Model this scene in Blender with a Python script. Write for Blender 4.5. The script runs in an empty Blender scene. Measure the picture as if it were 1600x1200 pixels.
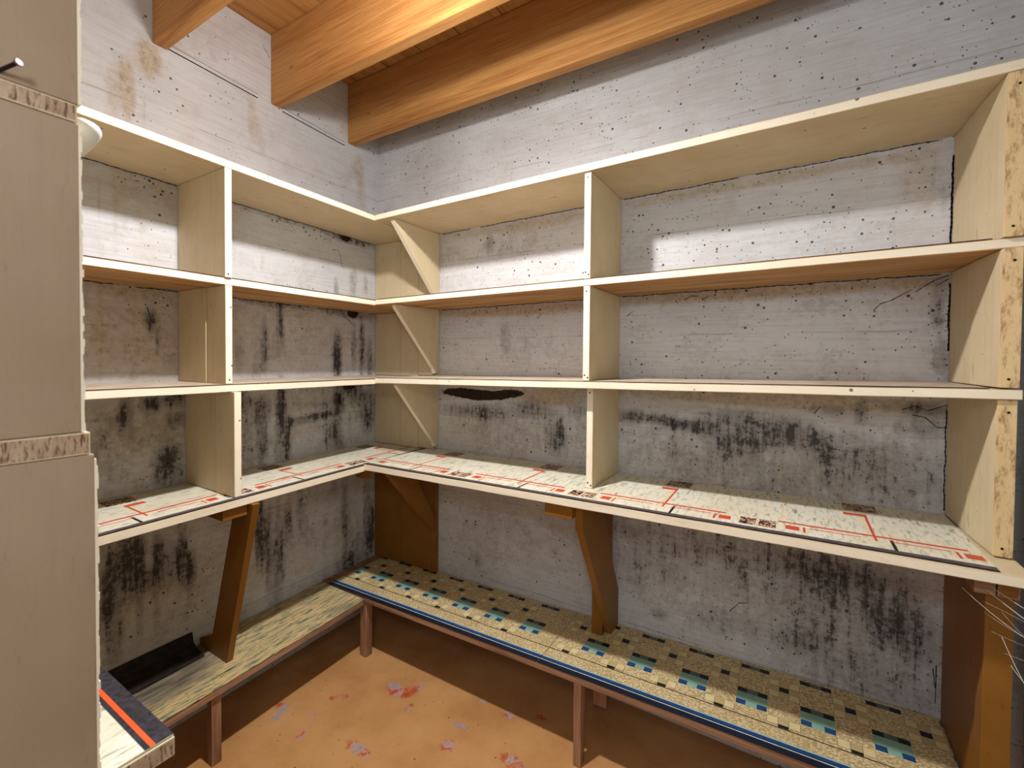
import bpy, bmesh, math, random
import numpy as np
from mathutils import Vector, Matrix, noise

scene = bpy.context.scene
col = scene.collection
S = 1.2            # survey units to metres
FZ = -0.985        # floor height in survey units (0 = lens height)
K = 0.0349         # the left wall is two degrees off square

def W(x, y, z):
    return Vector((x * S, y * S, (z - FZ) * S))

def LT(d, s, z):   # left side: d = distance from left wall, s = distance from the corner
    return (d + K * s, -s, z)

# ------------------------------------------------------------------ camera
cam_data = bpy.data.cameras.new('camera')
cam = bpy.data.objects.new('camera', cam_data)
col.objects.link(cam)
scene.camera = cam
yaw, pitch, roll, fpx = 0.5454, -0.0200, 0.0083, 711.93
fw = Vector((-math.sin(yaw) * math.cos(pitch), math.cos(yaw) * math.cos(pitch), math.sin(pitch)))
rt = fw.cross(Vector((0, 0, 1))).normalized()
up = rt.cross(fw)
r2 = rt * math.cos(roll) + up * math.sin(roll)
u2 = -rt * math.sin(roll) + up * math.cos(roll)
M = Matrix((r2, u2, -fw)).transposed().to_4x4()
M.translation = W(1.4015, -1.2645, 0.0)
cam.matrix_world = M
cam_data.sensor_fit = 'HORIZONTAL'
cam_data.sensor_width = 36
cam_data.lens = 36 * fpx / 1600
cam_data.shift_x = -4.06 / 1600
cam_data.shift_y = -27.44 / 1600
cam_data.clip_start = 0.02
cam_data.dof.use_dof = True
cam_data.dof.focus_distance = 1.6
cam_data.dof.aperture_fstop = 8

# ------------------------------------------------------------------ light
world = bpy.data.worlds.new('world')
scene.world = world
world.use_nodes = True
bg = world.node_tree.nodes['Background']
bg.inputs[0].default_value = (1.0, 0.97, 0.95, 1)
bg.inputs[1].default_value = 0.55

def point(name, loc, watt, rad, colour):
    l = bpy.data.lights.new(name, 'POINT')
    l.energy = watt
    l.shadow_soft_size = rad
    l.color = colour
    o = bpy.data.objects.new(name, l)
    col.objects.link(o)
    o.location = loc
    return o
point('bulb_light', W(.79, -.70, .70), 10.5, .028, (1, .975, .95))
# spot added at the bulb to brighten the floor and benches
sl = bpy.data.lights.new('added_down_light', 'SPOT')
sl.energy = 62
sl.spot_size = math.pi
sl.spot_blend = 1.0
sl.shadow_soft_size = .028
sl.color = (1, .975, .95)
so = bpy.data.objects.new('added_down_light', sl)
col.objects.link(so)
so.location = W(.79, -.70, .70)
point('camera_flash', W(1.47, -1.50, .34), 10, .09, (.88, .94, 1.0))

scene.view_settings.view_transform = 'Standard'
scene.view_settings.look = 'None'
scene.view_settings.exposure = 0.44
scene.view_settings.gamma = 1
scene.view_settings.use_curve_mapping = False

# ------------------------------------------------------------------ materials
def srgb(r, g, b):
    f = lambda c: (c / 255 / 12.92) if c / 255 <= .04045 else ((c / 255 + .055) / 1.055) ** 2.4
    return (f(r), f(g), f(b), 1)

class NT:
    """small helper around a node tree"""
    def __init__(self, name):
        self.m = bpy.data.materials.new(name)
        self.m.use_nodes = True
        self.t = self.m.node_tree
        self.b = self.t.nodes['Principled BSDF']
        self.b.inputs['Specular IOR Level'].default_value = .25
    def n(self, typ, **kw):
        x = self.t.nodes.new(typ)
        for k_, v in kw.items():
            setattr(x, k_, v)
        return x
    def l(self, a, b):
        self.t.links.new(a, b)
    def coord(self, scale=(1, 1, 1), rot=(0, 0, 0), geo=False):
        if geo:
            g = self.n('ShaderNodeNewGeometry').outputs['Position']
        else:
            g = self.n('ShaderNodeTexCoord').outputs['Object']
        mp = self.n('ShaderNodeMapping')
        mp.inputs['Scale'].default_value = scale
        mp.inputs['Rotation'].default_value = rot
        self.l(g, mp.inputs['Vector'])
        return mp.outputs[0]
    def noise(self, vec, scale, detail=4, rough=.6, dist=0):
        x = self.n('ShaderNodeTexNoise')
        x.inputs['Scale'].default_value = scale
        x.inputs['Detail'].default_value = detail
        x.inputs['Roughness'].default_value = rough
        x.inputs['Distortion'].default_value = dist
        self.l(vec, x.inputs['Vector'])
        return x.outputs[0]
    def vor(self, vec, scale, rnd=1):
        x = self.n('ShaderNodeTexVoronoi')
        x.inputs['Scale'].default_value = scale
        x.inputs['Randomness'].default_value = rnd
        self.l(vec, x.inputs['Vector'])
        return x.outputs
    def ramp(self, fac, stops, interp='LINEAR'):
        x = self.n('ShaderNodeValToRGB')
        cr = x.color_ramp
        cr.interpolation = interp
        while len(cr.elements) < len(stops):
            cr.elements.new(.5)
        for e, (p, c) in zip(cr.elements, stops):
            e.position = p
            e.color = c if not isinstance(c, (int, float)) else (c, c, c, 1)
        self.l(fac, x.inputs[0])
        return x.outputs[0]
    def mix(self, fac, a, b, mode='MIX'):
        x = self.n('ShaderNodeMix', data_type='RGBA', blend_type=mode)
        for sock, v in ((x.inputs[0], fac), (x.inputs[6], a), (x.inputs[7], b)):
            if isinstance(v, (int, float)):
                sock.default_value = v
            elif isinstance(v, tuple):
                sock.default_value = v
            else:
                self.l(v, sock)
        return x.outputs[2]
    def math(self, op, a, b=0.0, c=None, clamp=False):
        x = self.n('ShaderNodeMath', operation=op, use_clamp=clamp)
        for i, v in enumerate((a, b, c)):
            if v is None:
                continue
            if isinstance(v, (int, float)):
                x.inputs[i].default_value = v
            else:
                self.l(v, x.inputs[i])
        return x.outputs[0]
    def attr(self, name):
        return self.n('ShaderNodeAttribute', attribute_name=name).outputs['Fac']
    def out(self, colour, rough=.6, bump=None, strength=.3, dist=.002):
        if isinstance(colour, tuple):
            self.b.inputs['Base Color'].default_value = colour
        else:
            self.l(colour, self.b.inputs['Base Color'])
        if isinstance(rough, (int, float)):
            self.b.inputs['Roughness'].default_value = rough
        else:
            self.l(rough, self.b.inputs['Roughness'])
        if bump is not None:
            bn = self.n('ShaderNodeBump')
            bn.inputs['Strength'].default_value = strength
            bn.inputs['Distance'].default_value = dist
            self.l(bump, bn.inputs['Height'])
            self.l(bn.outputs[0], self.b.inputs['Normal'])
        return self.m

def stretch(ax, along, across):
    return tuple(along if i == 'xyz'.index(ax) else across for i in range(3))

def mat_concrete():
    t = NT('whitewashed_concrete')
    v = t.coord(geo=True)
    base = t.ramp(t.noise(v, 2.2, 5, .6), [(.3, srgb(190, 188, 190)), (.55, srgb(206, 207, 212)), (.75, srgb(214, 213, 214))])
    # board marked grain
    gr = t.noise(t.coord((6, 6, 120), geo=True), 1, 4, .65)
    base = t.mix(t.ramp(gr, [(.35, .22), (.55, 0.0)]), base, srgb(150, 142, 136))
    patch = t.noise(v, 9, 6, .7)
    base = t.mix(t.ramp(patch, [(.52, 0.0), (.72, .38)]), base, srgb(176, 160, 146))
    sp_ = t.n('ShaderNodeSeparateXYZ'); t.l(t.coord(geo=True), sp_.inputs[0])
    zz_ = t.math('ADD', sp_.outputs[2], t.math('MULTIPLY', t.noise(v, 3, 3, .5), .016))
    fr = t.math('ABSOLUTE', t.math('SUBTRACT', t.math('FRACT', t.math('DIVIDE', t.math('SUBTRACT', zz_, 1.268), .3264)), .5))
    seam = t.math('MULTIPLY', t.ramp(t.math('SUBTRACT', .5, fr), [(0.0, 1.0), (.008, 0.0)]), t.ramp(t.noise(v, 5, 3, .6), [(.42, 0.0), (.55, 1.0)]))
    base = t.mix(t.math('MULTIPLY', seam, .55), base, srgb(110, 98, 90))
    # tan, unpainted areas
    tn = t.math('ADD', t.attr('tan'), t.math('MULTIPLY', t.math('SUBTRACT', t.noise(v, 22, 7, .75), .5), 1.1))
    tanf = t.math('MULTIPLY', t.ramp(tn, [(.22, 0.0), (.75, 1.0)]), t.ramp(t.attr('tan'), [(0.02, 0.0), (.15, 1.0)]))
    tanc = t.ramp(t.noise(v, 60, 4, .7), [(.3, srgb(136, 112, 84)), (.6, srgb(192, 172, 144))])
    base = t.mix(t.math('MULTIPLY', tanf, .75), base, tanc)
    # mould, and shade painted in with it low on the back wall
    st = t.noise(t.coord((40, 40, 5), geo=True), 1, 6, .7)
    fi = t.noise(v, 55, 7, .8)
    md = t.attr('mold_shade')
    nz = t.math('SUBTRACT', t.math('ADD', st, fi), 1.0)
    med = t.noise(v, 14, 6, .7, .6)
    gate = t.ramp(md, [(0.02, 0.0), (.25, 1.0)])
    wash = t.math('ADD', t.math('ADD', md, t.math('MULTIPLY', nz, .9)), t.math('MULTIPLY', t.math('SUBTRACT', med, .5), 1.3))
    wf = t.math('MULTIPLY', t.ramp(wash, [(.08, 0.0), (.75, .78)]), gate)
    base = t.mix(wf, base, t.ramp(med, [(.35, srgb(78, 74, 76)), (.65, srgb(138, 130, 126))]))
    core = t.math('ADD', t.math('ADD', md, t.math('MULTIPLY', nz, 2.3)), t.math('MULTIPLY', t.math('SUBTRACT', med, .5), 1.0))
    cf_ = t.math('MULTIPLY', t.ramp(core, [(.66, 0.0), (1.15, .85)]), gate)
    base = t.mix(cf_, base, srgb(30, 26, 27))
    # general grime: fine scuffing all over
    gm = t.ramp(t.math('ADD', t.math('MULTIPLY', fi, .6), t.math('MULTIPLY', t.noise(v, 7, 5, .7), .5)), [(.56, 0.0), (.72, .42)])
    base = t.mix(t.math('MULTIPLY', gm, t.ramp(t.math('MULTIPLY', sp_.outputs[2], .4), [(.50, 1.0), (.72, .25)])), base, srgb(112, 98, 84))
    # specks / bug holes
    vo = t.vor(v, 62)
    dist, colr = vo['Distance'], vo['Color']
    sep = t.n('ShaderNodeSeparateColor'); t.l(colr, sep.inputs[0])
    rad = t.math('MULTIPLY', sep.outputs[0], .26)
    dens = t.math('ADD', t.math('MULTIPLY', t.attr('speck'), .8), .05)
    on = t.math('LESS_THAN', sep.outputs[1], dens)
    sp = t.math('MULTIPLY', t.math('LESS_THAN', t.math('ADD', dist, t.math('MULTIPLY', t.math('SUBTRACT', fi, .5), .15)), rad), on)
    vo2 = t.vor(v, 120)
    sep2 = t.n('ShaderNodeSeparateColor'); t.l(vo2['Color'], sep2.inputs[0])
    sp2 = t.math('MULTIPLY', t.math('LESS_THAN', vo2['Distance'], t.math('MULTIPLY', sep2.outputs[0], .25)),
                 t.math('LESS_THAN', sep2.outputs[1], t.math('ADD', t.math('MULTIPLY', t.attr('speck'), .7), .09)))
    spk = t.math('MAXIMUM', sp, sp2)
    base = t.mix(t.math('MULTIPLY', spk, .85), base, srgb(44, 36, 32))
    # crust where the paint has fallen off
    ch = t.math('ADD', t.attr('chip'), t.math('MULTIPLY', t.math('SUBTRACT', fi, .5), 1.3))
    cf = t.math('MULTIPLY', t.ramp(ch, [(.42, 0.0), (.5, 1.0)]), t.ramp(t.attr('chip'), [(0.05, 0.0), (.2, 1.0)]))
    base = t.mix(cf, base, t.ramp(fi, [(.35, srgb(22, 15, 12)), (.7, srgb(66, 48, 38))]))
    h = t.math('SUBTRACT', t.math('ADD', t.math('MULTIPLY', gr, .5), t.math('MULTIPLY', patch, .8)), t.math('ADD', t.math('MULTIPLY', spk, .8), t.math('MULTIPLY', cf, 1.2)))
    return t.out(base, .75, h, .55, .004)

def mat_paint(name, ax, c1, c2, scratch=srgb(120, 96, 66), dirt=.5, rough=.5, thr=.57):
    t = NT(name)
    v = t.coord()
    g = t.noise(t.coord(stretch(ax, 3, 60)), 1, 4, .6)
    n1 = t.noise(v, 5, 5, .6)
    base = t.mix(t.ramp(n1, [(.35, 0.0), (.7, 1.0)]), c1, c2)
    base = t.mix(t.ramp(g, [(.3, .12), (.45, 0.0)]), base, scratch)
    d = t.noise(t.coord(stretch(ax, 14, 55)), 1, 7, .8)
    base = t.mix(t.math('MULTIPLY', t.ramp(d, [(thr, 0.0), (thr + .14, 1.0)]), dirt), base, scratch)
    vo = t.vor(v, 34)
    sep = t.n('ShaderNodeSeparateColor'); t.l(vo['Color'], sep.inputs[0])
    sp = t.math('MULTIPLY', t.math('LESS_THAN', vo['Distance'], t.math('MULTIPLY', sep.outputs[0], .13)), t.math('LESS_THAN', sep.outputs[1], .3))
    base = t.mix(t.math('MULTIPLY', sp, .8), base, srgb(60, 40, 26))
    return t.out(base, rough, t.math('ADD', g, t.math('MULTIPLY', d, .5)), .25, .002)

def mat_wood(name, ax, stops, rings=.5, rough=.6):
    t = NT(name)
    g = t.noise(t.coord(stretch(ax, 1.6, 26)), 1, 5, .6, rings)
    fine = t.noise(t.coord(stretch(ax, 5, 260)), 1, 3, .6)
    big = t.noise(t.coord(stretch(ax, 2, 5)), 1, 3, .5)
    base = t.ramp(g, stops)
    base = t.mix(t.ramp(fine, [(.35, .45), (.6, 0.0)]), base, stops[0][1], 'MULTIPLY')
    base = t.mix(t.ramp(big, [(.45, 0.0), (.75, .35)]), base, stops[0][1])
    # knots
    vo = t.vor(t.coord(stretch(ax, 3.0, 8)), 1)
    sep = t.n('ShaderNodeSeparateColor'); t.l(vo['Color'], sep.inputs[0])
    kn = t.math('MULTIPLY', t.ramp(t.math('ADD', vo['Distance'], t.math('MULTIPLY', g, .08)), [(.07, 1.0), (.12, 0.0)]), t.math('LESS_THAN', sep.outputs[0], .2))
    base = t.mix(t.math('MULTIPLY', kn, .75), base, srgb(70, 36, 18))
    return t.out(base, rough, t.math('ADD', g, fine), .2, .002)

CREAM = (srgb(212, 196, 164), srgb(198, 180, 144))
MAT = {}
MAT['concrete'] = mat_concrete()
for ax in 'xyz':
    MAT['cream_' + ax] = mat_paint('cream_paint_' + ax, ax, *CREAM)
    MAT['brown_' + ax] = mat_paint('brown_paint_' + ax, ax, srgb(140, 94, 34), srgb(120, 78, 24), srgb(66, 40, 14), .5, .42)
    MAT['bare_' + ax] = mat_wood('bare_shelf_wood_' + ax, ax, [(.3, srgb(150, 108, 62)), (.55, srgb(202, 160, 108)), (.75, srgb(212, 176, 128))])
    MAT['joist_' + ax] = mat_wood('joist_wood_' + ax, ax, [(.3, srgb(166, 112, 60)), (.5, srgb(196, 146, 86)), (.75, srgb(206, 158, 98))])
    MAT['rough_' + ax] = mat_wood('raw_board_' + ax, ax, [(.3, srgb(120, 84, 62)), (.55, srgb(172, 134, 106)), (.75, srgb(190, 154, 126))])
MAT['edge_x'] = mat_paint('cream_edge_paint_x', 'x', srgb(238, 228, 208), srgb(230, 218, 196), srgb(150, 122, 90), .25)
MAT['edge_y'] = mat_paint('cream_edge_paint_y', 'y', srgb(238, 228, 208), srgb(230, 218, 196), srgb(150, 122, 90), .25)
MAT['edge_z'] = mat_paint('cream_edge_paint_z', 'z', srgb(238, 228, 208), srgb(230, 218, 196), srgb(150, 122, 90), .25)
MAT['stile'] = mat_paint('worn_stile_paint', 'z', srgb(222, 196, 150), srgb(206, 178, 134), srgb(128, 84, 48), .9, .6, .50)
MAT['grey_panel'] = mat_paint('foreground_panel_paint', 'z', srgb(162, 142, 122), srgb(150, 130, 108), srgb(110, 88, 70), .6)

def mat_simple(name, c, rough=.6, metal=0, bump=0, c2=None, sc=30):
    t = NT(name)
    n = t.noise(t.coord(), sc, 5, .6)
    cc = t.mix(t.ramp(n, [(.35, 0.0), (.7, 1.0)]), c, c2 or tuple(x * .8 for x in c[:3]) + (1,))
    t.b.inputs['Metallic'].default_value = metal
    return t.out(cc, rough, n if bump else None, bump or .1)
MAT['black_edge'] = mat_simple('black_liner', srgb(38, 32, 32), .5, c2=srgb(60, 52, 50), sc=60)
MAT['liner'] = mat_simple('pale_liner', srgb(196, 184, 166), .5, c2=srgb(168, 150, 130), sc=14)
MAT['crack'] = mat_simple('crack_dark', srgb(26, 20, 18), .9)
MAT['nail'] = mat_simple('nail_steel', srgb(150, 140, 140), .35, 1)
MAT['nail_shank'] = mat_simple('nail_shank', srgb(44, 36, 40), .45, .7)
MAT['white_plastic'] = mat_simple('white_plastic', srgb(232, 236, 236), .28, c2=srgb(224, 228, 228))
MAT['green_white'] = mat_simple('pale_green_paint', srgb(196, 204, 190), .6, 0, .3, c2=srgb(158, 166, 152), sc=40)
MAT['porcelain'] = mat_simple('porcelain', srgb(230, 226, 218), .2)
MAT['cobweb'] = mat_simple('cobweb', srgb(205, 200, 195), .9)
def mat_sawn():
    t = NT('sawn_end_grain')
    n = t.noise(t.coord((60, 420, 90), (.5, 0, 0)), 1, 3, .6, .4)
    g = t.noise(t.coord(), 40, 5, .7)
    c = t.mix(t.ramp(n, [(.36, 1.0), (.5, 0.0)]), t.ramp(g, [(.3, srgb(158, 128, 104)), (.7, srgb(190, 168, 146))]), srgb(104, 74, 54))
    return t.out(c, .8, n, .6, .002)
MAT['sawn_end'] = mat_sawn()

def mat_floor():
    t = NT('worn_floor_paint')
    v = t.coord(geo=True)
    base = t.ramp(t.noise(v, 4, 5, .6), [(.3, srgb(172, 122, 74)), (.55, srgb(194, 146, 94)), (.75, srgb(202, 156, 104))])
    ds = t.noise(v, 45, 7, .8)
    base = t.mix(t.ramp(ds, [(.6, 0.0), (.72, .6)]), base, srgb(112, 76, 50))
    f1 = t.noise(v, 60, 8, .85)
    ch = t.attr('chip')
    a = t.math('ADD', ch, t.math('MULTIPLY', t.math('SUBTRACT', f1, .5), 2.4))
    m = t.math('MULTIPLY', t.ramp(a, [(.55, 0.0), (.85, .8)]), t.ramp(ch, [(.03, 0.0), (.2, 1.0)]))
    cc = t.ramp(t.noise(v, 16, 4, .6, 1), [(.38, srgb(176, 44, 24)), (.46, srgb(196, 84, 56)), (.52, srgb(176, 160, 166)), (.62, srgb(140, 138, 158)), (.7, srgb(190, 176, 176))])
    base = t.mix(m, base, cc)
    vo = t.vor(v, 70)
    sep = t.n('ShaderNodeSeparateColor'); t.l(vo['Color'], sep.inputs[0])
    spk = t.math('MULTIPLY', t.math('LESS_THAN', vo['Distance'], t.math('MULTIPLY', sep.outputs[0], .2)), t.math('LESS_THAN', sep.outputs[1], .22))
    base = t.mix(t.math('MULTIPLY', spk, .7), base, srgb(78, 40, 28))
    return t.out(base, t.ramp(f1, [(.3, .35), (.7, .6)]), t.math('SUBTRACT', ds, m), .35, .002)
MAT['floor'] = mat_floor()

def mat_feather():
    t = NT('feathered_cream_linoleum')
    n = t.noise(t.coord((120, 26, 50), (0, 0, .55)), 1, 4, .65, .5)
    big = t.noise(t.coord(), 4, 4, .6)
    base = t.ramp(n, [(.30, srgb(120, 120, 112)), (.40, srgb(186, 188, 172)), (.48, srgb(216, 213, 196)), (.75, srgb(226, 221, 204))])
    base = t.mix(t.ramp(big, [(.5, 0.0), (.75, .4)]), base, srgb(196, 176, 138))
    return t.out(base, .4, n, .1)
MAT['feather'] = mat_feather()
MAT['lino_red'] = mat_simple('linoleum_red', srgb(204, 68, 42), .4, c2=srgb(186, 82, 56), sc=80)
MAT['lino_border'] = mat_simple('linoleum_grey_border', srgb(92, 82, 88), .5, c2=srgb(62, 54, 60), sc=90)
MAT['lino_black'] = mat_simple('linoleum_black', srgb(34, 30, 32), .4)
MAT['lino_cream'] = mat_simple('linoleum_cream_line', srgb(226, 212, 180), .4)
def mat_figured():
    t = NT('figured_black_tile')
    n = t.noise(t.coord((70, 70, 70), (0, 0, .6)), 1, 3, .6, 2.0)
    return t.out(t.ramp(n, [(.44, srgb(24, 20, 22)), (.50, srgb(30, 24, 26)), (.52, srgb(196, 84, 54)), (.56, srgb(236, 220, 196)), (.60, srgb(220, 200, 170)), (.62, srgb(28, 24, 26))]), .4)
MAT['figured'] = mat_figured()
def mat_pebble():
    t = NT('pebbled_cream_linoleum')
    vo = t.vor(t.coord((150, 260, 150), (0, 0, .5)), 1)
    base = t.ramp(vo['Distance'], [(.15, srgb(230, 216, 178)), (.4, srgb(214, 196, 152)), (.65, srgb(174, 152, 108))])
    n = t.noise(t.coord(), 7, 4, .6)
    base = t.mix(t.ramp(n, [(.5, 0.0), (.75, .4)]), base, srgb(150, 120, 74))
    return t.out(base, .35, vo['Distance'], .1)
MAT['pebble'] = mat_pebble()
MAT['aqua'] = mat_simple('linoleum_aqua', srgb(142, 182, 166), .35, c2=srgb(128, 166, 152), sc=40)
MAT['blue'] = mat_simple('linoleum_blue', srgb(32, 74, 128), .35, c2=srgb(28, 62, 108), sc=60)
MAT['navy'] = mat_simple('linoleum_navy', srgb(26, 34, 50), .35)
MAT['tile_tan'] = mat_simple('linoleum_tan', srgb(196, 178, 132), .35, c2=srgb(180, 160, 114))
MAT['tile_light'] = mat_simple('linoleum_light', srgb(224, 208, 158), .35, c2=srgb(212, 192, 142))
MAT['tile_grey'] = mat_simple('linoleum_grey', srgb(96, 110, 108), .35)
MAT['line_white'] = mat_simple('linoleum_white_line', srgb(214, 220, 220), .35)
def mat_fibre():
    t = NT('streaky_green_ochre_linoleum')
    v = t.coord((150, 16, 60), (0, 0, .12))
    n = t.noise(v, 1, 5, .75, .6)
    m = t.noise(t.coord((60, 10, 60)), 1, 4, .7, .4)
    base = t.ramp(n, [(.32, srgb(52, 58, 50)), (.42, srgb(116, 124, 96)), (.49, srgb(196, 174, 124)), (.56, srgb(216, 192, 142)), (.68, srgb(204, 152, 100))])
    base = t.mix(t.ramp(m, [(.5, 0.0), (.66, .75)]), base, srgb(104, 124, 116))
    gd = t.noise(v, .5, 4, .6)
    base = t.mix(t.ramp(t.attr('dust'), [(.1, 0.0), (.8, .85)]), base, t.ramp(gd, [(.3, srgb(56, 52, 48)), (.7, srgb(138, 128, 116))]))
    return t.out(base, .55, n, .3, .002)
MAT['fibre'] = mat_fibre()
MAT['orange_line'] = mat_simple('linoleum_orange', srgb(232, 92, 44), .4)
MAT['speck_black'] = mat_simple('speckled_black_linoleum', srgb(58, 56, 64), .4, c2=srgb(30, 28, 34), sc=160)
MAT['burnt'] = mat_simple('black_offcut', srgb(26, 20, 18), .7, c2=srgb(52, 40, 34), sc=50)

# ------------------------------------------------------------------ mesh helpers
class MB:
    def __init__(self):
        self.v, self.f, self.m = [], [], []
        self.mats = []
    def mi(self, key):
        if key not in self.mats:
            self.mats.append(key)
        return self.mats.index(key)
    def hexa(self, p, mat, faces=None):
        """p: 8 survey points, bottom 4 (ccw from above) then top 4; faces: {index: material}
        0 bottom 1 top 2 (p0p1) 3 (p1p2) 4 (p2p3) 5 (p3p0)"""
        b = len(self.v)
        self.v += [W(*q_) for q_ in p]
        F = [(3, 2, 1, 0), (4, 5, 6, 7), (0, 1, 5, 4), (1, 2, 6, 5), (2, 3, 7, 6), (3, 0, 4, 7)]
        for i, f in enumerate(F):
            self.f.append(tuple(b + j for j in f))
            self.m.append(self.mi((faces or {}).get(i, mat)))
    def box(self, x0, x1, y0, y1, z0, z1, mat, faces=None, T=None):
        T = T or (lambda *a: a)
        P = [(x0, y0), (x1, y0), (x1, y1), (x0, y1)]
        self.hexa([T(a, b, z0) for a, b in P] + [T(a, b, z1) for a, b in P], mat, faces)
    def prism(self, A, B, mat, side=None):
        """polygon A (survey points) joined to polygon B"""
        b = len(self.v); n = len(A)
        self.v += [W(*q_) for q_ in A] + [W(*q_) for q_ in B]
        self.f.append(tuple(range(b, b + n))); self.m.append(self.mi(mat))
        self.f.append(tuple(range(b + 2 * n - 1, b + n - 1, -1))); self.m.append(self.mi(mat))
        for i in range(n):
            j = (i + 1) % n
            self.f.append((b + j, b + i, b + n + i, b + n + j)); self.m.append(self.mi(side or mat))
    def tube(self, pts, r, mat, seg=6):
        pts = [W(*p) for p in pts]
        for a in range(len(pts) - 1):
            p, q_ = pts[a], pts[a + 1]
            d = (q_ - p).normalized()
            u = d.orthogonal().normalized(); w = d.cross(u)
            b = len(self.v)
            for c in (p, q_):
                for i in range(seg):
                    t_ = 2 * math.pi * i / seg
                    self.v.append(c + (u * math.cos(t_) + w * math.sin(t_)) * r)
            for i in range(seg):
                j = (i + 1) % seg
                self.f.append((b + i, b + j, b + seg + j, b + seg + i)); self.m.append(self.mi(mat))
            self.f.append(tuple(b + i for i in reversed(range(seg)))); self.m.append(self.mi(mat))
            self.f.append(tuple(b + seg + i for i in range(seg))); self.m.append(self.mi(mat))
    def lathe(self, c, axis, prof, mat, seg=28):
        axis = Vector(axis).normalized(); u = axis.orthogonal().normalized(); w = axis.cross(u)
        c = W(*c); b = len(self.v)
        for h, r in prof:
            for i in range(seg):
                t_ = 2 * math.pi * i / seg
                self.v.append(c + axis * h + (u * math.cos(t_) + w * math.sin(t_)) * r)
        for k_ in range(len(prof) - 1):
            for i in range(seg):
                j = (i + 1) % seg
                self.f.append((b + k_ * seg + i, b + k_ * seg + j, b + (k_ + 1) * seg + j, b + (k_ + 1) * seg + i)); self.m.append(self.mi(mat))
        self.f.append(tuple(b + i for i in reversed(range(seg)))); self.m.append(self.mi(mat))
        e = b + (len(prof) - 1) * seg
        self.f.append(tuple(e + i for i in range(seg))); self.m.append(self.mi(mat))
    def build(self, name, parent=None, bevel=0, smooth=False, wobble=0):
        V = self.v
        lo = Vector([min(v[i] for v in V) for i in range(3)]); hi = Vector([max(v[i] for v in V) for i in range(3)])
        o_ = Vector(((lo.x + hi.x) / 2, (lo.y + hi.y) / 2, lo.z))
        me = bpy.data.meshes.new(name)
        me.from_pydata([tuple(v - o_) for v in V], [], self.f)
        for k_ in self.mats:
            me.materials.append(MAT[k_])
        for p, i in zip(me.polygons, self.m):
            p.material_index = i
        me.validate()
        bm = bmesh.new(); bm.from_mesh(me)
        bmesh.ops.recalc_face_normals(bm, faces=bm.faces)
        if wobble:     # slightly uneven, hand cut edges
            long_e = [e for e in bm.edges if e.calc_length() > .25]
            n = int(max(e.calc_length() for e in long_e) / .03) if long_e else 0
            if n:
                bmesh.ops.subdivide_edges(bm, edges=long_e, cuts=min(n, 70), use_grid_fill=True)
                for v in bm.verts:
                    q_ = (v.co + o_)
                    v.co.z += wobble * (noise.noise(q_ * 9) + .6 * noise.noise(q_ * 31))
        if bevel:
            sharp = [e for e in bm.edges if len(e.link_faces) == 2 and e.calc_face_angle(0) > .6]
            bmesh.ops.bevel(bm, geom=sharp, offset=bevel, segments=2, affect='EDGES', profile=.6, clamp_overlap=True)
        if smooth:
            for f in bm.faces: f.smooth = True
        bm.to_mesh(me); bm.free()
        o = bpy.data.objects.new(name, me)
        col.objects.link(o)
        o.location = o_
        if parent:
            o.parent = parent
            o.location = o_ - parent.location
        return o

def thing(name, label, cat, at, group=None):
    o = bpy.data.objects.new(name, None)
    col.objects.link(o)
    o.empty_display_size = .1
    o.location = W(*at)
    return tag(o, label, cat, group)
def tag(o, label, cat, group=None):
    o['label'] = label; o['category'] = cat
    if group: o['group'] = group
    return o
def struct(o):
    o['kind'] = 'structure'
    return o

# ------------------------------------------------------------------ survey
Z = {1: .4524, 2: .1817, 3: -.0761, 4: -.3402, 5: -.7892}
TH = {1: .0176, 2: .0166, 3: .0161, 4: .0171, 5: .0165}
GR = {1: .0137, 2: .0096, 3: .0184, 4: .0123, 5: .0239}
GL = {1: .0088, 2: .0016, 3: .006, 4: -.0053, 5: -.0125}
DR = {1: .235, 2: .228, 3: .236, 4: .302, 5: .262}
DL = {1: .236, 2: .230, 3: .238, 4: .2624, 5: .2209}
def zr(i, x): return Z[i] + GR[i] * x
def zl(i, s): return Z[i] + GL[i] * s
XE = 1.680        # inner face of the right hand end panel
SN = 1.392        # where the left shelves end, near the front wall
CEIL = .985

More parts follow.
